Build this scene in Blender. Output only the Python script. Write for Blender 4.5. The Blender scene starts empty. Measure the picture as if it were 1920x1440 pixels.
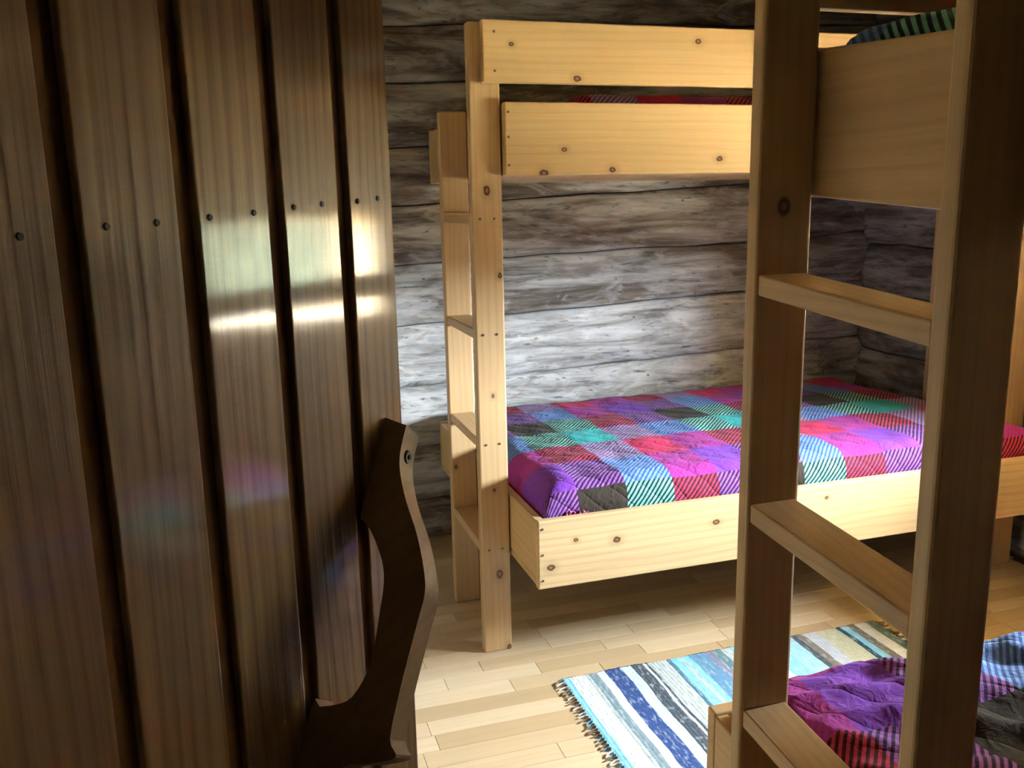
import bpy, bmesh, math, random
from mathutils import Vector, Matrix, noise
random.seed(7)

# ------------------------------------------------------------------ camera, world, light, exposure
scene = bpy.context.scene
COL = scene.collection
cam = bpy.data.cameras.new('camera')
cam.sensor_fit = 'HORIZONTAL'; cam.sensor_width = 36.0
cam.lens = 36.0 * 1660.0 / 1920.0
cam.clip_start = 0.02; cam.clip_end = 300
camo = bpy.data.objects.new('camera', cam); COL.objects.link(camo)
RT = Vector((0.9546274, -0.2970846, -0.0206702))
UP = Vector((0.0797501, 0.1881541, 0.9788963))
FW = Vector((0.2869259, 0.9361297, -0.2033096))
camo.matrix_world = Matrix(((RT.x, UP.x, -FW.x, 0.0), (RT.y, UP.y, -FW.y, 0.0), (RT.z, UP.z, -FW.z, 1.45), (0, 0, 0, 1)))
scene.camera = camo

world = bpy.data.worlds.new('overcast_sky'); scene.world = world; world.use_nodes = True
bgn = world.node_tree.nodes['Background']
bgn.inputs['Color'].default_value = (0.80, 0.91, 1.0, 1)
bgn.inputs['Strength'].default_value = 30.0

vs = scene.view_settings
vs.view_transform = 'Standard'; vs.look = 'None'; vs.gamma = 1.0; vs.use_curve_mapping = False
vs.exposure = 4.62
scene.cycles.diffuse_bounces = 3

# the window in the right-hand wall: sill, head, jambs, wall planes
WX0, WX1 = 2.90, 3.25
WY0, WY1, WZ0, WZ1 = 1.14, 1.95, 0.99, 1.405
pl = bpy.data.lights.new('window_portal', 'AREA'); pl.shape = 'RECTANGLE'
pl.size = WY1 - WY0; pl.size_y = WZ1 - WZ0; pl.cycles.is_portal = True
plo = bpy.data.objects.new('window_portal', pl); COL.objects.link(plo)
plo.matrix_world = Matrix.Translation((WX1 + 0.02, (WY0 + WY1) / 2, (WZ0 + WZ1) / 2)) @ Matrix.Rotation(math.radians(90), 4, 'Y').to_4x4() @ Matrix.Rotation(math.radians(90), 4, 'Z')

# ------------------------------------------------------------------ materials
def new_mat(name):
    m = bpy.data.materials.new(name); m.use_nodes = True
    nt = m.node_tree; nt.nodes.clear()
    out = nt.nodes.new('ShaderNodeOutputMaterial'); b = nt.nodes.new('ShaderNodeBsdfPrincipled')
    nt.links.new(b.outputs[0], out.inputs[0])
    return m, nt, b
class NT:
    """tiny helper for node graphs"""
    def __init__(s, nt): s.nt = nt
    def n(s, t, **kw):
        o = s.nt.nodes.new(t)
        for k, v in kw.items(): setattr(o, k, v)
        return o
    def put(s, sock, v):
        if hasattr(v, 'is_linked') or hasattr(v, 'links'): s.nt.links.new(v, sock)
        else: sock.default_value = v
    def math(s, op, a, b=None, c=None, clamp=False):
        o = s.n('ShaderNodeMath', operation=op, use_clamp=clamp)
        s.put(o.inputs[0], a)
        if b is not None: s.put(o.inputs[1], b)
        if c is not None: s.put(o.inputs[2], c)
        return o.outputs[0]
    def vmath(s, op, a, b=None):
        o = s.n('ShaderNodeVectorMath', operation=op); s.put(o.inputs[0], a)
        if b is not None: s.put(o.inputs[1], b)
        return o.outputs['Value'] if op in ('DISTANCE', 'LENGTH', 'DOT_PRODUCT') else o.outputs[0]
    def noise(s, vec, scale=1.0, detail=3.0, rough=0.5, dist=0.0):
        o = s.n('ShaderNodeTexNoise'); s.put(o.inputs['Vector'], vec)
        o.inputs['Scale'].default_value = scale; o.inputs['Detail'].default_value = detail
        o.inputs['Roughness'].default_value = rough; o.inputs['Distortion'].default_value = dist
        return o.outputs['Fac']
    def ramp(s, fac, stops, interp='LINEAR'):
        o = s.n('ShaderNodeValToRGB'); cr = o.color_ramp; cr.interpolation = interp
        while len(cr.elements) < len(stops): cr.elements.new(0.5)
        while len(cr.elements) > len(stops): cr.elements.remove(cr.elements[-1])
        for i, (p, c) in enumerate(stops):
            cr.elements[i].position = p
        for i, (p, c) in enumerate(stops):
            cr.elements[i].color = (c[0], c[1], c[2], 1) if not isinstance(c, (int, float)) else (c, c, c, 1)
        s.put(o.inputs[0], fac)
        return o.outputs[0]
    def mix(s, fac, a, b, mode='MIX'):
        o = s.n('ShaderNodeMix', data_type='RGBA', blend_type=mode)
        s.put(o.inputs[0], fac)
        for i, v in ((6, a), (7, b)):
            if isinstance(v, tuple) and len(v) == 3: v = (*v, 1)
            s.put(o.inputs[i], v)
        return o.outputs[2]
    def maprange(s, v, a, b, c, d, smooth=False):
        o = s.n('ShaderNodeMapRange'); o.interpolation_type = 'SMOOTHSTEP' if smooth else 'LINEAR'
        s.put(o.inputs[0], v)
        for i, x in enumerate((a, b, c, d)): o.inputs[1 + i].default_value = x
        return o.outputs[0]
    def bump(s, h, strength, dist, bsdf):
        o = s.n('ShaderNodeBump'); o.inputs['Strength'].default_value = strength; o.inputs['Distance'].default_value = dist
        s.put(o.inputs['Height'], h); s.nt.links.new(o.outputs[0], bsdf.inputs['Normal'])

def pine(name, light=(0.66, 0.45, 0.235), dark=(0.50, 0.29, 0.12), knots=(), rough=0.42, gloss=0.5, coat=0.0, random_knots=False, ring=260.0, streak=0.6, ripple=0.0, warp_amp=22.0):
    m, nt, b = new_mat(name); h = NT(nt)
    tc = h.n('ShaderNodeTexCoord'); oi = h.n('ShaderNodeObjectInfo')
    obj = tc.outputs['Object']
    rnd = h.math('MULTIPLY', oi.outputs['Random'], 31.0)
    comb = h.n('ShaderNodeCombineXYZ')
    for i in range(3): nt.links.new(rnd, comb.inputs[i])
    p = h.vmath('ADD', obj, comb.outputs[0])
    v1 = h.vmath('MULTIPLY', p, (3.0, 190.0, 190.0))
    fine = h.noise(v1, 1.0, 5.0, 0.6)
    v2 = h.vmath('MULTIPLY', p, (0.9, 5.0, 5.0))
    warp = h.noise(v2, 1.0, 2.0, 0.5)
    sep = h.n('ShaderNodeSeparateXYZ'); nt.links.new(p, sep.inputs[0])
    yz = h.math('ADD', sep.outputs[1], sep.outputs[2])
    ph = h.math('ADD', h.math('MULTIPLY', yz, ring), h.math('MULTIPLY', warp, warp_amp))
    rings = h.math('MULTIPLY_ADD', h.math('SINE', ph), 0.5, 0.5)
    rings = h.math('POWER', rings, 2.5)
    f = h.math('ADD', h.math('MULTIPLY', rings, 0.55 * streak), h.math('MULTIPLY', h.maprange(fine, 0.35, 0.7, 0, 1), 0.5))
    col = h.mix(h.math('MULTIPLY', f, 0.85, clamp=True), light, dark)
    # broad tone differences between the glued staves
    big = h.noise(h.vmath('MULTIPLY', p, (0.35, 9.0, 9.0)), 1.0, 1.0)
    col = h.mix(h.maprange(big, 0.35, 0.65, 0.0, 0.35), col, tuple(c * 0.72 for c in dark))
    kf = None
    def add(a, bb): return bb if a is None else h.math('MAXIMUM', a, bb)
    core = None
    for kx, kz, r in knots:
        q = h.vmath('MULTIPLY', h.vmath('SUBTRACT', obj, (kx, 0, kz)), (0.75, 0.0, 1.0))
        wob = h.math('MULTIPLY_ADD', h.noise(obj, 60.0, 2.0), r * 0.8, -r * 0.4)
        d = h.math('ADD', h.vmath('LENGTH', q), wob)
        kf = add(kf, h.maprange(d, r * 0.75, r * 1.15, 1, 0, True))
        core = add(core, h.maprange(d, r * 0.25, r * 0.6, 1, 0, True))
        halo = h.maprange(d, r * 0.9, r * 3.2, 0.35, 0, True)
        col = h.mix(halo, col, tuple(c * 0.6 for c in dark))
    if random_knots:
        vo = h.n('ShaderNodeTexVoronoi', feature='F1'); h.put(vo.inputs['Vector'], h.vmath('MULTIPLY', p, (3.2, 4.2, 4.2)))
        vo.inputs['Scale'].default_value = 1.0
        kf = add(kf, h.maprange(vo.outputs['Distance'], 0.035, 0.055, 1, 0, True))
        core = add(core, h.maprange(vo.outputs['Distance'], 0.012, 0.03, 1, 0, True))
        col = h.mix(h.maprange(vo.outputs['Distance'], 0.04, 0.16, 0.3, 0, True), col, tuple(c * 0.6 for c in dark))
    if kf is not None:
        col = h.mix(kf, col, (0.09, 0.035, 0.012)); col = h.mix(h.math('MULTIPLY', core, 0.8), col, (0.34, 0.17, 0.065))
    nt.links.new(col, b.inputs['Base Color'])
    b.inputs['Roughness'].default_value = rough
    b.inputs['Specular IOR Level'].default_value = gloss
    b.inputs['Coat Weight'].default_value = coat; b.inputs['Coat Roughness'].default_value = 0.09
    if ripple:
        sx = h.n('ShaderNodeSeparateXYZ'); nt.links.new(obj, sx.inputs[0])
        wv = h.math('SINE', h.math('ADD', h.math('MULTIPLY', sx.outputs[0], 1450.0), h.math('MULTIPLY', h.noise(obj, 9.0, 2.0), 9.0)))
        hh = h.math('ADD', h.math('MULTIPLY', wv, 0.030), h.math('ADD', h.math('MULTIPLY', fine, 1.0), h.math('MULTIPLY', rings, 0.25)))
        h.bump(hh, ripple, 0.0012, b)
    else:
        h.bump(fine, 0.10, 0.001, b)
    return m

def flat(name, c, rough=0.6, metal=0.0, spec=0.5):
    m, nt, b = new_mat(name); h = NT(nt)
    tc = h.n('ShaderNodeTexCoord')
    f = h.noise(tc.outputs['Object'], 30.0, 3.0)
    nt.links.new(h.mix(h.maprange(f, 0.3, 0.7, 0.0, 0.35), c, tuple(x * 0.7 for x in c)), b.inputs['Base Color'])
    b.inputs['Roughness'].default_value = rough; b.inputs['Metallic'].default_value = metal; b.inputs['Specular IOR Level'].default_value = spec
    return m

def log_material(name, swap=False, paleness=0.0):
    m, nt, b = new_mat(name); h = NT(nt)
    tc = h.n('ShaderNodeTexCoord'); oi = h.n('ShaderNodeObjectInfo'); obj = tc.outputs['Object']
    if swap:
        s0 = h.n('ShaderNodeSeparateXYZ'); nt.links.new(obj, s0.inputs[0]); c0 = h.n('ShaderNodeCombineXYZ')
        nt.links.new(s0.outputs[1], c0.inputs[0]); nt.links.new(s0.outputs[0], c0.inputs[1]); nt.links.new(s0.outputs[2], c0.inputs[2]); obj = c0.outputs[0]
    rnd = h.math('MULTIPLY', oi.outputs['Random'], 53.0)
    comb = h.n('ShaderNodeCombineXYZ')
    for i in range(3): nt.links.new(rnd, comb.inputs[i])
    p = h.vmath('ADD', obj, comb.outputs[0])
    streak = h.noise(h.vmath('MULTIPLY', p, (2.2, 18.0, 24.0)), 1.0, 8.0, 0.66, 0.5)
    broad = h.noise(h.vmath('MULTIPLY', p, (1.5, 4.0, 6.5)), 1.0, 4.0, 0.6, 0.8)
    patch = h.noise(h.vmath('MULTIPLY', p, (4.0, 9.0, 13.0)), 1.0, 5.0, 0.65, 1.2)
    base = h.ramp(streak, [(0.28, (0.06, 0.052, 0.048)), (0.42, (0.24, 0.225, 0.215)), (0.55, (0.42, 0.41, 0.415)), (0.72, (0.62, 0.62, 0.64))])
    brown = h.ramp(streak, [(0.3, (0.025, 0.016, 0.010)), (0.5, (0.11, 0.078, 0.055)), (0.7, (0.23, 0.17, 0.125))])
    col = h.mix(h.maprange(broad, 0.46 + 0.12 * paleness - 0.06 * (1 - paleness), 0.62 + 0.12 * paleness - 0.04 * (1 - paleness), 0.0, 0.85, True), base, brown)
    pale = h.mix(streak, (0.50, 0.50, 0.53), (0.75, 0.76, 0.80)) if paleness else h.mix(streak, (0.30, 0.29, 0.30), (0.55, 0.54, 0.56))
    col = h.mix(h.maprange(patch, 0.50 - 0.06 * paleness, 0.68, 0.0, 0.7, True), col, pale)
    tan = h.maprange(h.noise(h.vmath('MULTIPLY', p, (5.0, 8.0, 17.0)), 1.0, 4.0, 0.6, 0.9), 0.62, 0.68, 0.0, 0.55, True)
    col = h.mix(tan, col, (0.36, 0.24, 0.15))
    fleck = h.noise(h.vmath('MULTIPLY', p, (14.0, 40.0, 75.0)), 1.0, 4.0, 0.6, 0.6)
    col = h.mix(h.maprange(fleck, 0.57, 0.70, 0.0, 0.75, True), col, (0.06, 0.06, 0.07))
    vo = h.n('ShaderNodeTexVoronoi', feature='F1'); h.put(vo.inputs['Vector'], h.vmath('MULTIPLY', p, (1.5, 2.0, 2.4)))
    kd = vo.outputs['Distance']
    col = h.mix(h.maprange(kd, 0.03, 0.075, 0.85, 0, True), col, (0.10, 0.05, 0.032))
    nt.links.new(col, b.inputs['Base Color'])
    b.inputs['Roughness'].default_value = 0.72; b.inputs['Specular IOR Level'].default_value = 0.28
    h.bump(h.math('ADD', streak, h.math('MULTIPLY', fleck, -0.6)), 0.35, 0.003, b)
    return m

def quilt_material(name, ox=0.0, oy=0.0, cx=0.157, cy=0.195, period=0.0165):
    """plaid of four thread colours: same row and column colour is plain, others are twill stripes"""
    m, nt, b = new_mat(name); h = NT(nt)
    uv = h.n('ShaderNodeUVMap'); uv.uv_map = 'UVMap'
    sep = h.n('ShaderNodeSeparateXYZ'); nt.links.new(uv.outputs[0], sep.inputs[0])
    tc = h.n('ShaderNodeTexCoord')
    u, v = sep.outputs[0], sep.outputs[1]
    jig = h.math('MULTIPLY_ADD', h.noise(tc.outputs['Object'], 14.0, 2.0), 0.012, -0.006)
    u2 = h.math('ADD', u, jig); v2 = h.math('ADD', v, jig)
    ci = h.math('FLOORED_MODULO', h.math('FLOOR', h.math('DIVIDE', h.math('SUBTRACT', u2, ox), cx)), 4.0)
    ri = h.math('FLOORED_MODULO', h.math('FLOOR', h.math('DIVIDE', h.math('SUBTRACT', v2, oy), cy)), 4.0)
    idx = h.math('DIVIDE', h.math('ADD', h.math('MULTIPLY_ADD', ri, 4.0, ci), 0.5), 16.0)
    R = (0.54, 0.022, 0.10); V = (0.21, 0.045, 0.43); D = (0.040, 0.026, 0.019); T = (0.035, 0.40, 0.41)
    RV = (0.40, 0.035, 0.29)
    S = {('R', 'R'): (R, R), ('V', 'V'): (V, V), ('D', 'D'): (D, D), ('T', 'T'): (T, T),
         ('R', 'V'): (RV, (0.34, 0.03, 0.26)), ('D', 'R'): ((0.52, 0.04, 0.10), (0.075, 0.008, 0.02)), ('D', 'V'): ((0.32, 0.115, 0.45), (0.045, 0.008, 0.07)),
         ('D', 'T'): ((0.24, 0.60, 0.52), (0.008, 0.038, 0.036)), ('R', 'T'): ((0.40, 0.28, 0.50), (0.16, 0.085, 0.22)), ('T', 'V'): ((0.20, 0.36, 0.68), (0.06, 0.11, 0.38))}
    rows = ['V', 'R', 'T', 'D']; cols = ['V', 'D', 'T', 'R']
    hi, lo = [], []
    for i, r in enumerate(rows):
        for j, c in enumerate(cols):
            a, d = S[tuple(sorted((r, c)))] if tuple(sorted((r, c))) in S else S[(c, r)]
            hi.append(((i * 4 + j) / 16.0, a)); lo.append(((i * 4 + j) / 16.0, d))
    chi = h.ramp(idx, hi, 'CONSTANT'); clo = h.ramp(idx, lo, 'CONSTANT')
    wob = h.math('MULTIPLY', h.noise(tc.outputs['Object'], 22.0, 2.0), 1.6)
    st = h.math('SINE', h.math('ADD', h.math('MULTIPLY', h.math('SUBTRACT', u, h.math('MULTIPLY', v, 0.9)), 2 * math.pi / period), wob))
    fac = h.maprange(st, -0.35, 0.35, 0.0, 1.0, True)
    col = h.mix(fac, clo, chi)
    wear = h.noise(tc.outputs['Object'], 45.0, 4.0, 0.6)
    col = h.mix(h.maprange(wear, 0.35, 0.75, 0.0, 0.22), col, h.mix(0.6, col, (0.0, 0.0, 0.0)))
    nt.links.new(col, b.inputs['Base Color'])
    b.inputs['Roughness'].default_value = 0.85; b.inputs['Specular IOR Level'].default_value = 0.2
    b.inputs['Sheen Weight'].default_value = 0.03
    # quilting seams and small puckers
    wr = h.noise(h.vmath('MULTIPLY', tc.outputs['Object'], (1.0, 1.0, 1.0)), 26.0, 3.0, 0.55, 1.5)
    quil = h.math('ABSOLUTE', h.math('SINE', h.math('ADD', h.math('MULTIPLY', h.math('ADD', u, v), 32.0), h.math('MULTIPLY', h.noise(tc.outputs['Object'], 5.0, 1.0), 3.0))))
    h.bump(h.math('ADD', h.math('MULTIPLY', h.math('POWER', quil, 0.35), 0.7), wr), 0.5, 0.01, b)
    return m

def rug_material(name, x0, x1, xc):
    m, nt, b = new_mat(name); h = NT(nt)
    tc = h.n('ShaderNodeTexCoord'); obj = tc.outputs['Object']
    sep = h.n('ShaderNodeSeparateXYZ'); nt.links.new(obj, sep.inputs[0])
    wv = h.noise(h.vmath('MULTIPLY', obj, (3.0, 6.0, 0.0)), 1.0, 2.0)
    x = h.math('ADD', sep.outputs[0], h.math('MULTIPLY_ADD', wv, 0.020, -0.010))
    f = h.maprange(x, x0 - xc, x1 - xc, 0.0, 1.0)
    W = (0.74, 0.76, 0.76); SK = (0.26, 0.60, 0.80); NV = (0.045, 0.085, 0.26); MI = (0.60, 0.80, 0.76); DG = (0.085, 0.10, 0.125); LG = (0.50, 0.54, 0.54)
    DN = (0.15, 0.30, 0.47); TG = (0.16, 0.26, 0.29); LV = (0.52, 0.54, 0.62); BE = (0.53, 0.52, 0.37); DT = (0.03, 0.085, 0.12); BG = (0.22, 0.19, 0.155)
    st = [(0.85, SK), (0.877, W), (0.925, LG), (0.942, (0.24, 0.31, 0.35)), (0.968, W), (0.994, NV), (1.047, MI), (1.084, DG), (1.125, W), (1.133, DG), (1.141, LG), (1.205, (0.10, 0.2, 0.28)), (1.218, SK), (1.250, LG), (1.262, SK), (1.285, DN), (1.345, (0.26, 0.25, 0.36)), (1.372, TG), (1.40, LG), (1.432, SK), (1.50, W), (1.535, SK), (1.60, (0.35, 0.62, 0.75)), (1.66, DG), (1.685, BG), (1.713, LV), (1.762, BE), (1.842, DT), (1.857, SK), (1.884, BG), (1.915, W), (1.96, TG)]
    col = h.ramp(f, [(max(0, (p - x0) / (x1 - x0)), c) for p, c in st], 'CONSTANT')
    rag = h.noise(h.vmath('MULTIPLY', obj, (110.0, 30.0, 0.0)), 1.0, 3.0, 0.6)
    col = h.mix(h.maprange(rag, 0.52, 0.72, 0.0, 0.55), col, (0.72, 0.78, 0.80))
    col = h.mix(h.maprange(rag, 0.28, 0.40, 0.5, 0.0), col, (0.10, 0.17, 0.24))
    warp = h.math('SINE', h.math('MULTIPLY', sep.outputs[1], 2 * math.pi / 0.010))
    weft = h.math('SINE', h.math('ADD', h.math('MULTIPLY', sep.outputs[0], 2 * math.pi / 0.012), h.math('MULTIPLY', rag, 4.0)))
    hole = h.maprange(h.math('MULTIPLY', warp, weft), 0.5, 0.95, 0.0, 0.35)
    col = h.mix(hole, col, (0.03, 0.06, 0.10))
    nt.links.new(col, b.inputs['Base Color'])
    b.inputs['Roughness'].default_value = 0.95; b.inputs['Specular IOR Level'].default_value = 0.1
    h.bump(h.math('ADD', h.math('MULTIPLY', warp, 0.6), h.math('MULTIPLY', weft, 0.3)), 0.45, 0.002, b)
    return m

def plank_material(name):
    m, nt, b = new_mat(name); h = NT(nt)
    tc = h.n('ShaderNodeTexCoord'); oi = h.n('ShaderNodeObjectInfo')
    wp = h.n('ShaderNodeNewGeometry').outputs['Position']
    fine = h.noise(h.vmath('MULTIPLY', wp, (2.0, 60.0, 1.0)), 1.0, 5.0, 0.6)
    c = h.ramp(oi.outputs['Random'], [(0.0, (0.52, 0.37, 0.215)), (0.35, (0.60, 0.44, 0.27)), (0.7, (0.66, 0.50, 0.325)), (1.0, (0.73, 0.58, 0.40))])
    col = h.mix(h.maprange(fine, 0.35, 0.7, 0.0, 0.3), c, (0.45, 0.29, 0.15))
    nt.links.new(col, b.inputs['Base Color'])
    b.inputs['Roughness'].default_value = 0.38; b.inputs['Specular IOR Level'].default_value = 0.4
    return m

M_PINE = pine('pine_board', random_knots=True)
M_POST = pine('pine_post', light=(0.64, 0.44, 0.24), dark=(0.48, 0.28, 0.125), random_knots=True, ring=300)
M_DOOR = pine('varnished_door_pine', light=(0.47, 0.285, 0.12), dark=(0.16, 0.06, 0.016), rough=0.42, gloss=0.35, coat=0.6, ring=430, streak=0.62, ripple=0.6, warp_amp=38.0)
M_GROOVE = flat('door_groove_wood', (0.20, 0.085, 0.026), 0.8, 0.0, 0.15)
M_HANDLE = pine('handle_wood', light=(0.42, 0.27, 0.14), dark=(0.30, 0.17, 0.075), rough=0.5)
M_SCREW = flat('screw_steel', (0.16, 0.13, 0.10), 0.4, 0.6)
M_NAIL = flat('nail_head', (0.05, 0.035, 0.025), 0.6, 0.2)
M_LOG = log_material('weathered_log'); M_LOGP = log_material('pale_log', False, 1.0); M_LOGY = log_material('weathered_log_side', True)  # second variant has less brown and stronger pale patches, for two log courses
M_LOGIN = flat('log_joint_moss', (0.035, 0.03, 0.026), 0.95)
M_PLANK = plank_material('birch_floor_strip')
M_CEIL = pine('ceiling_board', light=(0.60, 0.42, 0.22), dark=(0.44, 0.27, 0.12))
M_FRAME = pine('window_frame_wood', light=(0.62, 0.46, 0.28), dark=(0.5, 0.32, 0.16))
M_PANEL = pine('bounce_lining_pine', light=(0.78, 0.66, 0.48), dark=(0.66, 0.50, 0.32))
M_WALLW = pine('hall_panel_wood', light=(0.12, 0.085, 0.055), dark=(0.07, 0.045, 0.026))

# ------------------------------------------------------------------ mesh helpers
def link(name, me, mat, parent=None, loc=None):
    o = bpy.data.objects.new(name, me); COL.objects.link(o)
    if mat is not None and not me.materials: me.materials.append(mat)
    if loc is not None: o.location = loc
    if parent is not None: o.parent = parent
    return o
def tag(o, label=None, cat=None, group=None, kind=None):
    if label: o['label'] = label
    if cat: o['category'] = cat
    if group: o['group'] = group
    if kind: o['kind'] = kind
    return o
def empty(name, loc, label, cat, group=None):
    o = bpy.data.objects.new(name, None); COL.objects.link(o); o.location = loc
    o.empty_display_size = 0.1
    return tag(o, label, cat, group)
def box_mesh(name, sx, sy, sz, bevel=0.0, seg=2):
    bm = bmesh.new(); bmesh.ops.create_cube(bm, size=1.0)
    for v in bm.verts: v.co = Vector((v.co.x * sx, v.co.y * sy, v.co.z * sz))
    if bevel > 0:
        bmesh.ops.bevel(bm, geom=list(bm.edges), offset=bevel, segments=seg, affect='EDGES', profile=0.5)
    me = bpy.data.meshes.new(name); bm.to_mesh(me); bm.free()
    if bevel > 0:
        for p in me.polygons: p.use_smooth = False
    return me
ROT = {'x': Matrix.Identity(3), 'y': Matrix.Rotation(math.radians(90), 3, 'Z'), 'z': Matrix.Rotation(math.radians(-90), 3, 'Y')}
def board(name, lo, hi, axis, mat, parent=None, bevel=0.003, shear=None, seg=2):
    """plank between two world corners, its grain (local X) along the given world axis"""
    lo, hi = Vector(lo), Vector(hi); c = (lo + hi) / 2; d = hi - lo; r = ROT[axis]
    ld = r.transposed() @ d; ld = Vector([abs(x) for x in ld])
    me = box_mesh(name, ld.x, ld.y, ld.z, min(bevel, 0.3 * min(ld)), seg)
    if shear:
        y0, s = shear
        for v in me.vertices:
            w = r @ v.co + c; w.z += s * (w.y - y0); v.co = r.transposed() @ (w - c)
    o = link(name, me, mat, parent)
    o.rotation_euler = r.to_euler()
    o.location = c - (parent.location if parent else Vector((0, 0, 0)))
    return o
def disc(name, pos, normal, r, h, mat, parent=None, seg=10):
    bm = bmesh.new()
    bmesh.ops.create_cone(bm, cap_ends=True, segments=seg, radius1=r, radius2=r * 0.75, depth=h)
    me = bpy.data.meshes.new(name); bm.to_mesh(me); bm.free()
    o = link(name, me, mat, parent)
    o.rotation_euler = Vector(normal).to_track_quat('Z', 'Y').to_euler()
    return o

# ------------------------------------------------------------------ floor
floor = tag(link('floor', box_mesh('floor', 4.2, 5.8, 0.06), M_GROOVE, None, (1.0, 0.8, -0.034)), kind='structure')
STRIP = 0.071
def plank_mesh(L, W): return box_mesh('floor_plank', L - 0.0012, W - 0.0012, 0.006, 0.0006, 1)
plank_cache = {}
rest = bmesh.new()
yy = 3.388 - STRIP * 60
row = 0; pcount = 0
VX0, VX1, VY0 = 0.30, 2.9, 1.62
y = 3.388
while y > -1.9:
    y -= STRIP
    x = -0.95 - random.random() * 0.4
    while x < 2.9:
        L = random.choice((0.30, 0.36, 0.42, 0.48))
        a, b2 = max(x, -0.9), min(x + L, 2.9)
        x += L
        if b2 - a < 0.03: continue
        if y > VY0 and b2 > VX0 and a < VX1 and pcount < 290:
            key = round(b2 - a, 3)
            if key not in plank_cache:
                plank_cache[key] = plank_mesh(b2 - a, STRIP); plank_cache[key].materials.append(M_PLANK)
            o = link('floor_plank', plank_cache[key], None, floor, (0, 0, 0))
            o.location = Vector(((a + b2) / 2, y + STRIP / 2, -0.003)) - floor.location; pcount += 1
        else:
            mat4 = Matrix.Translation(((a + b2) / 2, y + STRIP / 2, -0.003)) @ Matrix.Diagonal((b2 - a - 0.0012, STRIP - 0.0012, 0.006, 1))
            bmesh.ops.create_cube(rest, size=1.0, matrix=mat4)
me = bpy.data.meshes.new('floor_planks_rest'); rest.to_mesh(me); rest.free()
o = link('floor_planks_rest', me, M_PLANK, floor); o.location = -floor.location; o['kind'] = 'stuff'
# wide edge board along the log wall, behind a dark gap
tag(board('trim_1', (-0.9, 3.392, -0.006), (2.9, 3.66, 0.004), 'x', pine('floor_edge_board', light=(0.55, 0.38, 0.21), dark=(0.45, 0.28, 0.13)), None, 0.002), kind='structure')

# ------------------------------------------------------------------ log walls
ZB = [0.0, 0.175, 0.44, 0.70, 0.967, 1.207, 1.457, 1.675, 1.93, 2.145, 2.40]
def seam(i, s, seed):
    if i == 0 or i == len(ZB) - 1: return ZB[i]
    return ZB[i] + (0.034 * (s - 1.1) if seed == 11.0 and i > 1 else 0.0) + 0.020 * noise.noise(Vector((s * 0.9, i * 7.3, seed))) + 0.007 * noise.noise(Vector((s * 5.0, i * 3.1, seed)))
def log_piece(parent, along, s0, s1, i, face, depth, inward, seed, zlo=None, zhi=None):
    """one log of a wall: along 'x' or 'y', face = wall plane, inward = +1/-1 direction into the room"""
    nl = max(8, int((s1 - s0) / 0.028)); npf = 26
    bm = bmesh.new(); rows = []
    c = Vector(((s0 + s1) / 2, face, (ZB[i] + ZB[i + 1]) / 2)) if along == 'x' else Vector((face, (s0 + s1) / 2, (ZB[i] + ZB[i + 1]) / 2))
    for a in range(nl + 1):
        s = s0 + (s1 - s0) * a / nl
        lo = seam(i, s, seed) + 0.002; hi = seam(i + 1, s, seed) - 0.002
        if zlo is not None: lo = max(lo, zlo)
        if zhi is not None: hi = min(hi, zhi)
        ring = []
        for k in range(npf + 1):
            t = k / npf; z = lo + (hi - lo) * t
            e = abs(2 * t - 1)
            d = 0.030 * (1 - e ** 3.2) - 0.022
            d += 0.010 * noise.noise(Vector((s * 2.2, z * 8.0, seed + i * 2.0))) + 0.0045 * noise.noise(Vector((s * 7.0, z * 30.0, seed + i)))
            # a long drying crack in the log
            if i == 4 and along == 'x':
                cz = 1.118 + 0.018 * noise.noise(Vector((s * 1.3, 2.0, 0))) + 0.010 * (s - 0.9)
                if s < 1.5: d -= 0.040 * max(0.0, 1 - abs(z - cz) / 0.013) * min(1.0, (1.5 - s) * 3)
            off = d * inward
            ring.append(bm.verts.new((s - c.x, off, z - c.z) if along == 'x' else (off, s - c.y, z - c.z)))
        for z in (hi, lo):
            ring.append(bm.verts.new((s - c.x, -depth * inward, z - c.z) if along == 'x' else (-depth * inward, s - c.y, z - c.z)))
        rows.append(ring)
    n = len(rows[0])
    for a in range(nl):
        for k in range(n):
            k2 = (k + 1) % n
            try: bm.faces.new((rows[a][k], rows[a][k2], rows[a + 1][k2], rows[a + 1][k]))
            except ValueError: pass
    bm.faces.new(rows[0]); bm.faces.new(list(reversed(rows[-1])))
    bmesh.ops.recalc_face_normals(bm, faces=bm.faces)
    me = bpy.data.meshes.new('log'); bm.to_mesh(me); bm.free()
    for p in me.polygons: p.use_smooth = len(p.vertices) == 4
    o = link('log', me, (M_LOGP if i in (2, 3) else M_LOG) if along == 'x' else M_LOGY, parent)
    o.location = c - parent.location
    return o
def wall_core(name, lo, hi):
    lo, hi = Vector(lo), Vector(hi); d = hi - lo
    return tag(link(name, box_mesh(name, d.x, d.y, d.z), M_LOGIN, None, (lo + hi) / 2), kind='structure')
wb = wall_core('wall_back', (-1.1, 3.66, 0.0), (3.18, 3.84, 2.4))
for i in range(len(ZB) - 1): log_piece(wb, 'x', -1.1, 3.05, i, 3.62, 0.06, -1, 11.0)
wl = wall_core('wall_left', (-1.14, -0.14, 0.0), (-0.96, 3.66, 2.4))
yb = 0.115
while yb < 3.58:            # upright pale boards added on this unseen wall to bounce light
    board('bounce_lining_board', (-0.962, yb, 0.0), (-0.944, min(yb + 0.093, 3.60), 2.4), 'z', M_PANEL, wl, 0.003); yb += 0.095
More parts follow.
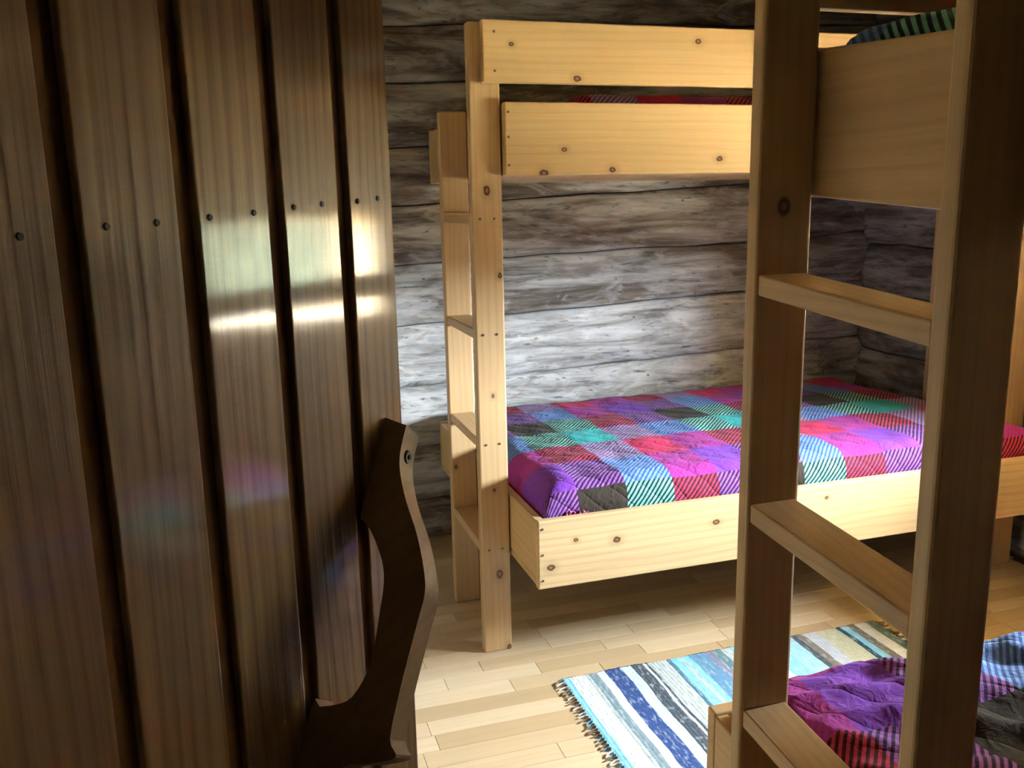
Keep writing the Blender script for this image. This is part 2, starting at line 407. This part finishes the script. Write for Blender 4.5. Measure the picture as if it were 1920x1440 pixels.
# right wall with the deep window opening: core built from four blocks
bm = bmesh.new()
def blk(bm, lo, hi):
    lo, hi = Vector(lo), Vector(hi); d = hi - lo; c = (lo + hi) / 2
    bmesh.ops.create_cube(bm, size=1.0, matrix=Matrix.Translation(c) @ Matrix.Diagonal((d.x, d.y, d.z, 1)))
xa, xb = 2.93, WX1
blk(bm, (xa, -0.14, 0), (xb, WY0 - 0.02, 2.4)); blk(bm, (xa, WY1 + 0.02, 0), (xb, 3.84, 2.4))
blk(bm, (xa, WY0 - 0.02, 0), (xb, WY1 + 0.02, WZ0 - 0.02)); blk(bm, (xa, WY0 - 0.02, WZ1 + 0.02), (xb, WY1 + 0.02, 2.4))
me = bpy.data.meshes.new('wall_right'); bm.to_mesh(me); bm.free()
wr = tag(link('wall_right', me, M_LOGIN), kind='structure')
for i in range(len(ZB) - 1):
    if ZB[i + 1] > WZ0 and ZB[i] < WZ1:
        for a, b2 in ((-0.1, WY0 - 0.02), (WY1 + 0.02, 3.62)): log_piece(wr, 'y', a, b2, i, 2.90, 0.05, -1, 37.0)
        if ZB[i] < WZ0 - 0.03: log_piece(wr, 'y', WY0 - 0.02, WY1 + 0.02, i, 2.90, 0.05, -1, 37.0, zhi=WZ0 - 0.02)
        if ZB[i + 1] > WZ1 + 0.03: log_piece(wr, 'y', WY0 - 0.02, WY1 + 0.02, i, 2.90, 0.05, -1, 37.0, zlo=WZ1 + 0.02)
    else: log_piece(wr, 'y', -0.1, 3.62, i, 2.90, 0.05, -1, 37.0)
# window lining, frame and pane
win = bpy.data.objects.new('window_1', None); COL.objects.link(win); win.location = (WX1, (WY0 + WY1) / 2, WZ0); win['kind'] = 'structure'
board('sill', (2.885, WY0 - 0.02, WZ0 - 0.02), (WX1, WY1 + 0.02, WZ0), 'y', M_FRAME, win)
board('head_lining', (2.89, WY0 - 0.02, WZ1), (WX1, WY1 + 0.02, WZ1 + 0.02), 'y', M_FRAME, win)
board('jamb_lining', (2.89, WY0 - 0.02, WZ0), (WX1, WY0, WZ1), 'z', M_FRAME, win)
board('jamb_lining', (2.89, WY1, WZ0), (WX1, WY1 + 0.02, WZ1), 'z', M_FRAME, win)
fx0, fx1 = WX1 - 0.045, WX1 - 0.005
board('frame_rail', (fx0, WY0, WZ0), (fx1, WY1, WZ0 + 0.025), 'y', M_FRAME, win)
board('frame_rail', (fx0, WY0, WZ1 - 0.025), (fx1, WY1, WZ1), 'y', M_FRAME, win)
board('frame_stile', (fx0, WY0, WZ0 + 0.025), (fx1, WY0 + 0.03, WZ1 - 0.025), 'z', M_FRAME, win)
board('frame_stile', (fx0, WY1 - 0.03, WZ0 + 0.025), (fx1, WY1, WZ1 - 0.025), 'z', M_FRAME, win)
mg = bpy.data.materials.new('window_glass'); mg.use_nodes = True; nt = mg.node_tree; nt.nodes.clear()
ou = nt.nodes.new('ShaderNodeOutputMaterial'); mx = nt.nodes.new('ShaderNodeMixShader'); tr = nt.nodes.new('ShaderNodeBsdfTransparent'); gl = nt.nodes.new('ShaderNodeBsdfGlossy')
gl.inputs['Roughness'].default_value = 0.0; mx.inputs[0].default_value = 0.06; tr.inputs['Color'].default_value = (0.95, 0.97, 0.96, 1)
nt.links.new(tr.outputs[0], mx.inputs[1]); nt.links.new(gl.outputs[0], mx.inputs[2]); nt.links.new(mx.outputs[0], ou.inputs[0])
board('pane', (WX1 - 0.027, WY0 + 0.02, WZ0 + 0.02), (WX1 - 0.023, WY1 - 0.02, WZ1 - 0.02), 'y', mg, win, 0.0)
# front wall with the doorway the photographer stands in
DX0, DX1, DZ = -0.44, 0.50, 2.02
bm = bmesh.new()
blk(bm, (-1.14, -0.14, 0), (DX0, 0.11, 2.4)); blk(bm, (DX1, -0.14, 0), (2.93, 0.11, 2.4)); blk(bm, (DX0, -0.14, DZ), (DX1, 0.11, 2.4))
me = bpy.data.meshes.new('wall_front'); bm.to_mesh(me); bm.free()
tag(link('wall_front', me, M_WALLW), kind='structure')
for k, (lo, hi, ax) in enumerate((((DX0, -0.15, 0), (DX0 + 0.03, 0.12, DZ), 'z'), ((DX1 - 0.03, -0.15, 0), (DX1, 0.12, DZ), 'z'), ((DX0 + 0.03, -0.15, DZ - 0.03), (DX1 - 0.03, 0.12, DZ), 'x'))):
    tag(board('trim_%d' % (k + 2), lo, hi, ax, M_FRAME), kind='structure')
ceil = tag(link('ceiling', box_mesh('ceiling', 4.46, 5.9, 0.08), M_CEIL, None, (1.03, 0.85, 2.44)), kind='structure')
# hall behind the camera
bm = bmesh.new()
blk(bm, (-1.14, -1.98, 0), (2.93, -1.90, 2.4)); blk(bm, (-1.14, -1.90, 0), (-1.06, -0.14, 2.4)); blk(bm, (1.30, -1.90, 0), (1.38, -0.14, 2.4))
me = bpy.data.meshes.new('wall_hall'); bm.to_mesh(me); bm.free()
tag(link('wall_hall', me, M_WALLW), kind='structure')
# ground outside the window
m, nt, b = new_mat('meadow'); h = NT(nt); tcg = h.n('ShaderNodeTexCoord')
nt.links.new(h.ramp(h.noise(tcg.outputs['Object'], 3.0, 6.0), [(0.3, (0.27, 0.225, 0.12)), (0.7, (0.43, 0.365, 0.21))]), b.inputs['Base Color']); b.inputs['Roughness'].default_value = 0.9
gm = bpy.data.meshes.new('ground_outside'); gm.from_pydata([(3.26, -60, -0.5), (120, -60, -0.5), (120, 60, -0.5), (3.26, 60, -0.5)], [], [(0, 1, 2, 3)])
ground = tag(link('ground_outside', gm, m), kind='structure')
# unseen forest bank added past the meadow, shaped to block window light
mfo, nt, b = new_mat('light_block_foliage'); h = NT(nt); tcg = h.n('ShaderNodeTexCoord')
nt.links.new(h.ramp(h.noise(tcg.outputs['Object'], 1.5, 6.0), [(0.35, (0.014, 0.015, 0.008)), (0.7, (0.065, 0.064, 0.034))]), b.inputs['Base Color']); b.inputs['Roughness'].default_value = 0.95
verts, faces = [], []
NA, NB = 260, 16
for i in range(NA + 1):
    y = -50.0 + 100.0 * i / NA
    for j in range(NB + 1):
        t = j / NB
        tall = 1.0 if y > 2.5 else 0.16
        hgt = (9.5 if tall == 1.0 else 1.92) + tall * 1.6 * noise.noise(Vector((y * 0.5, 0, 4))) + tall * 0.9 * noise.noise(Vector((y * 2.1, 0, 9)))
        verts.append(((16 if tall == 1.0 else 13) + 2.5 * t * t + 0.9 * noise.noise(Vector((y * 0.8, t * 6, 1))) + 0.5 * noise.noise(Vector((y * 3, t * 20, 2))), y, -0.5 + (hgt + 0.5) * math.sin(t * math.pi / 2)))
for i in range(NA):
    for j in range(NB):
        a = i * (NB + 1) + j; faces.append((a, a + 1, a + NB + 2, a + NB + 1))
fo = bpy.data.meshes.new('forest_light_block'); fo.from_pydata(verts, [], faces)
o = link('forest_light_block', fo, mfo, ground); o['kind'] = 'stuff'

# ------------------------------------------------------------------ the door standing open at the left
TH = math.radians(52.0)
DD = Vector((math.cos(TH), math.sin(TH), 0)); DN = Vector((math.sin(TH), -math.cos(TH), 0)); DE = Vector((0.142, 0.83, 0))
door = bpy.data.objects.new('door_1', None); COL.objects.link(door); door.location = DE; door['kind'] = 'structure'
door.rotation_euler = (0, 0, TH)          # local X = along the leaf to its free edge, local -Y = the face we see
PITCH = 0.0952; GW = 0.0185
def door_board(name, x0, x1, y0, y1, z0, z1, mat, bevel=0.003):
    me = box_mesh(name, z1 - z0, y1 - y0, x1 - x0, bevel, 3)
    o = link(name, me, mat, door); o.rotation_euler = ROT['z'].to_euler()
    o.location = ((x0 + x1) / 2, (y0 + y1) / 2, (z0 + z1) / 2); return o
door_board('core_panel', -0.875, 0.0, 0.006, 0.042, 0.012, 1.98, M_GROOVE, 0.002)
g3 = -0.0835            # groove nearest the free edge
edges = [0.0] + [g3 - PITCH * k for k in range(9)]
for k in range(9):
    xr = edges[k] - (GW / 2 if k else 0); xl = edges[k + 1] + GW / 2
    door_board('board', xl, xr, 0.0, 0.0062, 0.012, 1.98, M_DOOR, 0.0016)
NAILS = [(-0.401, 1.437), (-0.343, 1.440), (-0.303, 1.441), (-0.254, 1.443), (-0.2066, 1.445), (-0.157, 1.448), (-0.118, 1.450), (-0.062, 1.452), (-0.027, 1.454)]
nm = None
for s, z in NAILS:
    if nm is None:
        o = disc('nail', None, (0, -1, 0), 0.0026, 0.002, M_NAIL, door); nm = o
    else:
        o2 = nm.copy(); COL.objects.link(o2); o = o2; o.parent = door
    o.location = (s, -0.0003, z)
# carved handle set slantwise on the door: outline in (out from the door, down along the handle), sawn from a thick board
out_in = [(0.0005, 0.262), (0.0005, 0.169), (0.008, 0.167), (0.022, 0.163), (0.035, 0.155), (0.0435, 0.133), (0.044, 0.110), (0.042, 0.086), (0.039, 0.059), (0.032, 0.041), (0.018, 0.021), (0.006, 0.009), (0.0005, 0.003), (0.0005, -0.044), (0.0005, -0.090)]
out_out = [(0.024, -0.084), (0.0245, -0.057), (0.030, -0.037), (0.042, -0.013), (0.059, 0.014), (0.073, 0.043), (0.079, 0.063), (0.0785, 0.085), (0.077, 0.115), (0.076, 0.149), (0.077, 0.180), (0.085, 0.192), (0.063, 0.201), (0.041, 0.208), (0.030, 0.232), (0.024, 0.262)]
def smooth(pts, n=4):
    out = []
    for k in range(len(pts) - 1):
        p0, p1, p2, p3 = pts[max(0, k - 1)], pts[k], pts[k + 1], pts[min(len(pts) - 1, k + 2)]
        for q in range(n):
            t = q / n
            out.append(tuple(0.5 * (2 * p1[i] + (p2[i] - p0[i]) * t + (2 * p0[i] - 5 * p1[i] + 4 * p2[i] - p3[i]) * t * t + (3 * p1[i] - p0[i] - 3 * p2[i] + p3[i]) * t ** 3) for i in (0, 1)))
    return out + [pts[-1]]
poly = smooth(out_in, 3) + smooth(out_out, 4)
TAU = math.radians(35.0); CT, ST = math.cos(TAU), math.sin(TAU); TW = 0.030
def hpos(n_, l_, m_): return (-0.085 - ST * l_ + CT * m_, -n_, 1.18 - CT * l_ - ST * m_)
bm = bmesh.new()
fa = [bm.verts.new(hpos(n_, l_, 0.0)) for n_, l_ in poly]; fb = [bm.verts.new(hpos(n_, l_, TW)) for n_, l_ in poly]
ca = bm.faces.new(fa); cb = bm.faces.new(list(reversed(fb)))
for k in range(len(poly)):
    k2 = (k + 1) % len(poly); bm.faces.new((fa[k2], fa[k], fb[k], fb[k2]))
bmesh.ops.recalc_face_normals(bm, faces=bm.faces)
bmesh.ops.triangulate(bm, faces=[ca, cb])
me = bpy.data.meshes.new('handle'); bm.to_mesh(me); bm.free()
handle = link('handle', me, M_HANDLE, door); handle['label'] = 'carved bow-shaped wooden pull handle'
for nm_, r_, h_, seg_, off_, mt_ in (('screw', 0.0075, 0.004, 16, 0.0246, M_SCREW), ('screw_socket', 0.0028, 0.005, 6, 0.0256, M_NAIL)):
    sc = disc(nm_, None, (0, -1, 0), r_, h_, mt_, handle, seg_); sc.location = hpos(off_, -0.058, TW * 0.5)

# ------------------------------------------------------------------ bunk beds
RUNG_TOP = [1.412, 1.065, 0.719, 0.370]
def make_bunk(name, label, X0, Yf, sg, dz, shear, rear_t, post_w, post_t, low_front, mats):
    """Yf = front face of the front ladder post, sg = +1 when the wall lies towards +Y"""
    root = empty(name, (X0, Yf, 0), label, 'bunk bed', 'pine bunk beds')
    def bd(nm, x0, x1, t0, t1, z0, z1, ax, mat=M_PINE, bev=0.004, drop=True, seg=2):
        y0, y1 = sorted((Yf + sg * t0, Yf + sg * t1))
        zz0, zz1 = (z0 + dz, z1 + dz) if drop else (z0, z1 + dz)
        return board(nm, (x0, y0, zz0), (x1, y1, zz1), ax, mat, root, bev, shear if drop else None, seg)
    XE = X0 + post_w + 0.004; XR = XE + 1.966
    fpost = bd('ladder_post', X0, X0 + post_w, 0, post_t, 0, 1.948, 'z', mats.get('front_post', M_POST), 0.006, False, 3)
    bd('ladder_post', X0, X0 + post_w, rear_t, rear_t + post_t, 0, 1.742 if shear is None else 1.728, 'z', mats.get('rear_post', M_POST), 0.006, False, 3)
    for zt in RUNG_TOP:
        bd('rung', X0 + 0.004, X0 + post_w - 0.008, post_t, rear_t, zt - 0.030, zt, 'y', M_POST, 0.003)
    # far end posts
    bd('corner_post', XR + 0.004, XR + 0.004 + post_w, 0, post_t, 0, 1.948, 'z', M_POST, 0.006, False)
    bd('corner_post', XR + 0.004, XR + 0.004 + post_w, rear_t, rear_t + post_t, 0, 1.74, 'z', M_POST, 0.006, False)
    rail = bd('guard_rail', X0 + 0.036, XR + post_w * 0.6, -0.028, 0, 1.780, 1.950, 'x', mats.get('rail', M_PINE))
    sides = {}
    for nm, z0, z1, tf in (('upper', 1.520, 1.728, -0.028), ('lower', 0.325, 0.536, low_front)):
        TB = 1.02
        sides[nm] = bd('bed_side_board', XE, XR, tf, tf + 0.028, z0, z1, 'x', mats.get(nm, M_PINE))
        bd('bed_back_board', XE, XR, TB - 0.028, TB, z0, z1, 'x')
        bd('bed_end_board', XE, XE + 0.028, tf + 0.028, TB - 0.028, z0 + (0.026 if nm == 'lower' else 0.0), z1 - 0.004, 'y', mats.get(nm + '_end', M_PINE))
        bd('bed_end_board', XR - 0.028, XR, tf + 0.028, TB - 0.028, z0, z1 - 0.004, 'y')
        bx = 0.002 if nm == 'lower' else 0.030
        bd('bed_base_panel', XE + bx, XR - 0.030, tf + 0.030, TB - 0.030, z0 + 0.002, z0 + 0.024, 'x')
    hold = {'post': fpost, 'rail': rail, 'upper': sides['upper'], 'lower': sides['lower']}
    def screws(pts):
        for x, z, tt, key in pts:
            par = hold[key]; yy = Yf + sg * (tt - 0.0005)
            w = Vector((x, yy, z + dz + (shear[1] * (yy - shear[0]) if shear else 0)))
            rm = par.rotation_euler.to_matrix().transposed()
            o = disc('screw', None, rm @ Vector((0, -sg, 0)), 0.0042, 0.003, M_SCREW, par)
            o.location = rm @ (w - root.location - par.location)
    return root, screws, XE, XR, bd

FX0, FY = 0.676, 2.571
knL = 1.966 / 2
fm = {
 'front_post': pine('pine_post_front', light=(0.64, 0.44, 0.24), dark=(0.48, 0.28, 0.125), ring=300, knots=((0.505, 0.0, 0.011), (-0.705, -0.010, 0.012), (-0.42, -0.0, 0.005), (0.255, -0.034, 0.007), (-0.965, -0.037, 0.008), (-0.115, -0.003, 0.005))),
 'rear_post': pine('pine_post_rear', light=(0.63, 0.43, 0.235), dark=(0.49, 0.29, 0.13), ring=300, knots=((-0.35, 0.03, 0.007),)),
 'rail': pine('pine_rail', light=(0.66, 0.45, 0.225), dark=(0.54, 0.33, 0.14), knots=((-0.955, 0.02, 0.006), (-0.755, -0.07, 0.009), (-0.36, 0.045, 0.008), (0.3, -0.02, 0.009))),
 'upper': pine('pine_upper_side', light=(0.66, 0.45, 0.225), dark=(0.54, 0.33, 0.14), knots=((-0.80, -0.03, 0.007), (-0.645, -0.09, 0.009), (-0.865, -0.098, 0.011), (-0.28, -0.06, 0.009), (0.2, 0.03, 0.009))),
 'lower': pine('pine_lower_side', light=(0.70, 0.51, 0.29), dark=(0.52, 0.32, 0.145), streak=0.8, knots=((-0.945, -0.04, 0.010), (-0.865, 0.035, 0.006), (-0.735, 0.018, 0.010), (-0.40, 0.03, 0.009), (0.0, 0.06, 0.006))),
}
far, fscrew, FXE, FXR, fbd = make_bunk('bunk_bed', 'pale pine bunk bed standing along the grey log wall', FX0, FY, 1, 0.0, None, 0.394, 0.094, 0.036, -0.271, fm)
pts = []
for zt in RUNG_TOP: pts += [(FX0 + 0.024, zt - 0.015, 0.0, 'post'), (FX0 + 0.068, zt - 0.015, 0.0, 'post')]
pts += [(0.748, 1.918, -0.028, 'rail'), (0.748, 1.812, -0.028, 'rail')]
for z in (1.70, 1.63, 1.55): pts.append((FXE + 0.011, z, -0.028, 'upper'))
for z in (0.512, 0.432, 0.352): pts.append((FXE + 0.014, z, -0.271, 'lower'))
fscrew(pts)
NX0, NY = 0.713, 1.147
near, nscrew, NXE, NXR, nbd = make_bunk('bunk_bed', 'dark backlit pine bunk bed close to the camera at right', NX0, NY, -1, -0.074, (1.13, 0.072), 0.370, 0.090, 0.029, -0.234, {})

# ------------------------------------------------------------------ quilts on the four beds
def quilt(name, label, x0, x1, y0, y1, zb, zt, mat, seed, amp=0.006, radius=0.055, tilt=0.0, bulge=0.02, front='lo', folds=0.0, shear=None):
    H = zt - zb
    def prof(s, L):
        """arc-length parameter -> (position along, drop) for a padded slab edge"""
        q = radius * math.pi / 2
        flat_ = L / 2 - radius
        a = abs(s)
        if a <= flat_: p, d = a, 0.0
        elif a <= flat_ + q:
            t = (a - flat_) / radius; p, d = flat_ + radius * math.sin(t), radius * (1 - math.cos(t))
        else: p, d = L / 2, radius + (a - flat_ - q)
        return math.copysign(p, s), d
    Lx, Ly = x1 - x0, y1 - y0
    ex = Lx / 2 - radius + radius * math.pi / 2 + max(0, H - radius)
    ey = Ly / 2 - radius + radius * math.pi / 2 + max(0, H - radius)
    nx, ny = int(2 * ex / 0.0125), int(2 * ey / 0.0125)
    c = Vector(((x0 + x1) / 2, (y0 + y1) / 2, zb))
    verts, uvs, faces = [], [], []
    for j in range(ny + 1):
        sy = -ey + 2 * ey * j / ny; py, dy = prof(sy, Ly)
        for i in range(nx + 1):
            sx = -ex + 2 * ex * i / nx; px, dx = prof(sx, Lx)
            d = min(H, max(dx, dy) + 0.35 * min(dx, dy))
            z = H - d
            w = 1.0 - min(1.0, d / H)
            n1 = noise.noise(Vector((sx * 6, sy * 6, seed))); n2 = noise.noise(Vector((sx * 17, sy * 13, seed + 3)))
            fold = 0.0
            if folds:
                fv = noise.noise(Vector((sx * 3.0 + sy * 9.0, sy * 3.0 - sx * 2.0, seed + 8)))
                fold = folds * (1 - abs(fv) * 3.0) if abs(fv) < 0.33 else 0.0
            z += w * (amp * n1 + amp * 0.5 * n2 + bulge * (1 - (2 * py / Ly) ** 2) * (1 - (2 * px / Lx) ** 8) + fold)
            z += tilt * py * w
            ox = 0.006 * n2 * (1 - w); oy = 0.006 * n1 * (1 - w)
            zz = max(0.0, z) + (shear[1] * (c.y + py - shear[0]) if shear else 0.0)
            verts.append((px + ox, py + oy, zz)); uvs.append((c.x + sx, c.y + sy))
    for j in range(ny):
        for i in range(nx):
            a = j * (nx + 1) + i; faces.append((a, a + 1, a + nx + 2, a + nx + 1))
    nb = len(verts)
    base = [0, nx, (ny + 1) * (nx + 1) - 1, ny * (nx + 1)]
    faces.append((base[0], base[3], base[2], base[1]))
    me = bpy.data.meshes.new(name); me.from_pydata(verts, [], faces); me.update()
    ul = me.uv_layers.new(name='UVMap')
    for lp in me.loops: ul.data[lp.index].uv = uvs[lp.vertex_index]
    for p in me.polygons[:-1]: p.use_smooth = True
    o = link(name, me, mat, None, c)
    return tag(o, label, 'quilt', 'plaid quilts on the bunk beds')
MQ = quilt_material('plaid_quilt', ox=0.765, oy=2.36)
fq = quilt('quilt', 'plaid quilt tucked over the lower bed against the log wall', FXE + 0.036, FXR - 0.036, 2.345, 3.558, 0.351, 0.606, MQ, 1.0, 0.008, 0.075, tilt=-0.025, bulge=0.012)
quilt('quilt', 'plaid quilt showing above the upper side board by the log wall', FXE + 0.25, FXR - 0.1, 2.62, 3.50, 1.546, 1.762, MQ, 5.0, 0.006, 0.05, bulge=0.012)
MQ2 = quilt_material('plaid_quilt_near', ox=0.955, oy=1.13, cx=0.172, cy=0.19)
quilt('quilt', 'crumpled purple plaid quilt on the near lower bed behind the ladder', NXE + 0.034, NXR - 0.04, 0.165, 1.345, 0.278, 0.535, MQ2, 9.0, 0.012, 0.07, tilt=0.0, bulge=0.015, folds=0.018, shear=(1.13, 0.072))
MQ3 = quilt_material('plaid_quilt_near_upper', ox=0.456, oy=1.05, cx=0.172, cy=0.19)
quilt('quilt', 'dark plaid quilt bulging over the near upper bed end board', NXE + 0.034, NXR - 0.1, 0.20, 1.138, 1.473, 1.684, MQ3, 13.0, 0.006, 0.05, tilt=0.0, bulge=0.0, shear=(1.13, 0.072))

# ------------------------------------------------------------------ rag rug
RX0, RX1, RY0, RY1 = 0.853, 2.0, 1.66, 2.335
MR = rug_material('rag_weave', RX0, RX1, 1.43)
rug = empty('rag_rug', (1.43, 2.0, 0.0), 'striped blue and white woven rag rug on the floor between the bunks', 'rug')
nx, ny = 290, 120
verts, faces = [], []
for k in range(2):
    for j in range(ny + 1):
        for i in range(nx + 1):
            x = RX0 + (RX1 - RX0) * i / nx; y = RY0 + (RY1 - RY0) * j / ny
            if j in (0, ny): y += 0.005 * noise.noise(Vector((x * 40, j, 0))) + 0.006 * noise.noise(Vector((x * 7, j, 3)))
            if i in (0, nx): x += 0.006 * noise.noise(Vector((i, y * 9, 1)))
            z = 0.0045 + 0.0003 * math.sin(x * 2 * math.pi / 0.0125) + 0.0012 * noise.noise(Vector((x * 60, y * 60, 2))) + 0.003 * max(0, noise.noise(Vector((x * 4, y * 4, 7))))
            verts.append((x - 1.43, y - 2.0, z if k == 0 else 0.0008))
N1 = (nx + 1) * (ny + 1)
for j in range(ny):
    for i in range(nx):
        a = j * (nx + 1) + i; faces.append((a, a + 1, a + nx + 2, a + nx + 1))
def rim(idx):
    for a, b2 in zip(idx[:-1], idx[1:]): faces.append((b2, a, a + N1, b2 + N1))
rim([i for i in range(nx + 1)]); rim([j * (nx + 1) + nx for j in range(ny + 1)]); rim([ny * (nx + 1) + i for i in range(nx, -1, -1)]); rim([j * (nx + 1) for j in range(ny, -1, -1)])
me = bpy.data.meshes.new('woven_body'); me.from_pydata(verts, [], faces); me.update()
for p in me.polygons: p.use_smooth = True
link('woven_body', me, MR, rug)
MF = [flat('fringe_white', (0.72, 0.72, 0.70), 0.9), flat('fringe_brown', (0.20, 0.13, 0.08), 0.9), flat('fringe_blue', (0.12, 0.30, 0.45), 0.9)]
def tassel_mesh(L, mat):
    bm = bmesh.new(); prev = None; n = 6
    for k in range(n + 1):
        t = k / n; r = 0.0034 * (1 - 0.45 * t) + 0.002 * (t > 0.7) * (1 - t)
        ring = [bm.verts.new((-L * t, 0.004 * math.sin(t * 4) + r * math.cos(a), max(0.0006, 0.004 * (1 - t) + 0.0035 + r * math.sin(a)))) for a in (0, 1.05, 2.09, 3.14, 4.19, 5.24)]
        if prev:
            for q in range(6): bm.faces.new((prev[q], prev[(q + 1) % 6], ring[(q + 1) % 6], ring[q]))
        prev = ring
    bm.faces.new(prev)
    me = bpy.data.meshes.new('tassel'); bm.to_mesh(me); bm.free(); me.materials.append(mat)
    return me
TM = [tassel_mesh(L, MF[k]) for k, L in ((0, 0.030), (1, 0.026), (1, 0.034), (2, 0.022), (0, 0.024))]
y = RY0 + 0.006
while y < RY1:
    for xx, ang in ((RX0, 0.0), (RX1, math.pi)):
        o = link('tassel', random.choice(TM), None, rug, (xx - 1.43 + (0.003 if ang == 0 else -0.003), y - 2.0, 0.0)); o.rotation_euler = (0, 0, ang + random.uniform(-0.35, 0.35))
    y += random.uniform(0.011, 0.017)

# crumpled hem of the far quilt pushed up in the corner of the lower box
bm = bmesh.new(); prev = None; n = 46; m2 = 12
hemp = [(0.812, 2.47, 0.505), (0.815, 2.40, 0.515), (0.835, 2.362, 0.525), (0.875, 2.350, 0.528), (0.905, 2.349, 0.524), (0.94, 2.349, 0.528), (0.972, 2.352, 0.522)]
for k in range(n + 1):
    t = k / n * (len(hemp) - 1); i0 = min(int(t), len(hemp) - 2); f = t - i0
    c = Vector(hemp[i0]).lerp(Vector(hemp[i0 + 1]), f)
    tan = (Vector(hemp[i0 + 1]) - Vector(hemp[i0])).normalized(); side = tan.cross(Vector((0, 0, 1))).normalized()
    r0 = 0.012 * (0.35 + 0.65 * math.sin(math.pi * min(1, max(0, (k + 2) / (n + 4))))) * (1 + 0.45 * math.sin(k * 1.9))
    ring = []
    for q in range(m2):
        a = 2 * math.pi * q / m2; r = r0 * (1 + 0.5 * noise.noise(Vector((k * 0.45, math.cos(a) * 2, math.sin(a) * 2))))
        ring.append(bm.verts.new(c + side * (r * 0.7 * math.cos(a)) + Vector((0, 0, r * math.sin(a))) - fq.location))
    if prev:
        for q in range(m2): bm.faces.new((prev[q], prev[(q + 1) % m2], ring[(q + 1) % m2], ring[q]))
    prev = ring
me = bpy.data.meshes.new('crumpled_hem'); bm.to_mesh(me); bm.free()
for p in me.polygons: p.use_smooth = True
mh, nt, b = new_mat('hem_cloth'); h = NT(nt); tch = h.n('ShaderNodeTexCoord')
sp = h.n('ShaderNodeSeparateXYZ'); nt.links.new(tch.outputs['Object'], sp.inputs[0])
wvh = h.math('SINE', h.math('MULTIPLY', h.math('ADD', sp.outputs[0], sp.outputs[2]), 620.0))
nt.links.new(h.mix(h.maprange(wvh, -0.3, 0.3, 0.0, 1.0), (0.10, 0.012, 0.03), (0.60, 0.10, 0.22)), b.inputs['Base Color']); b.inputs['Roughness'].default_value = 0.9
link('crumpled_hem', me, mh, fq)
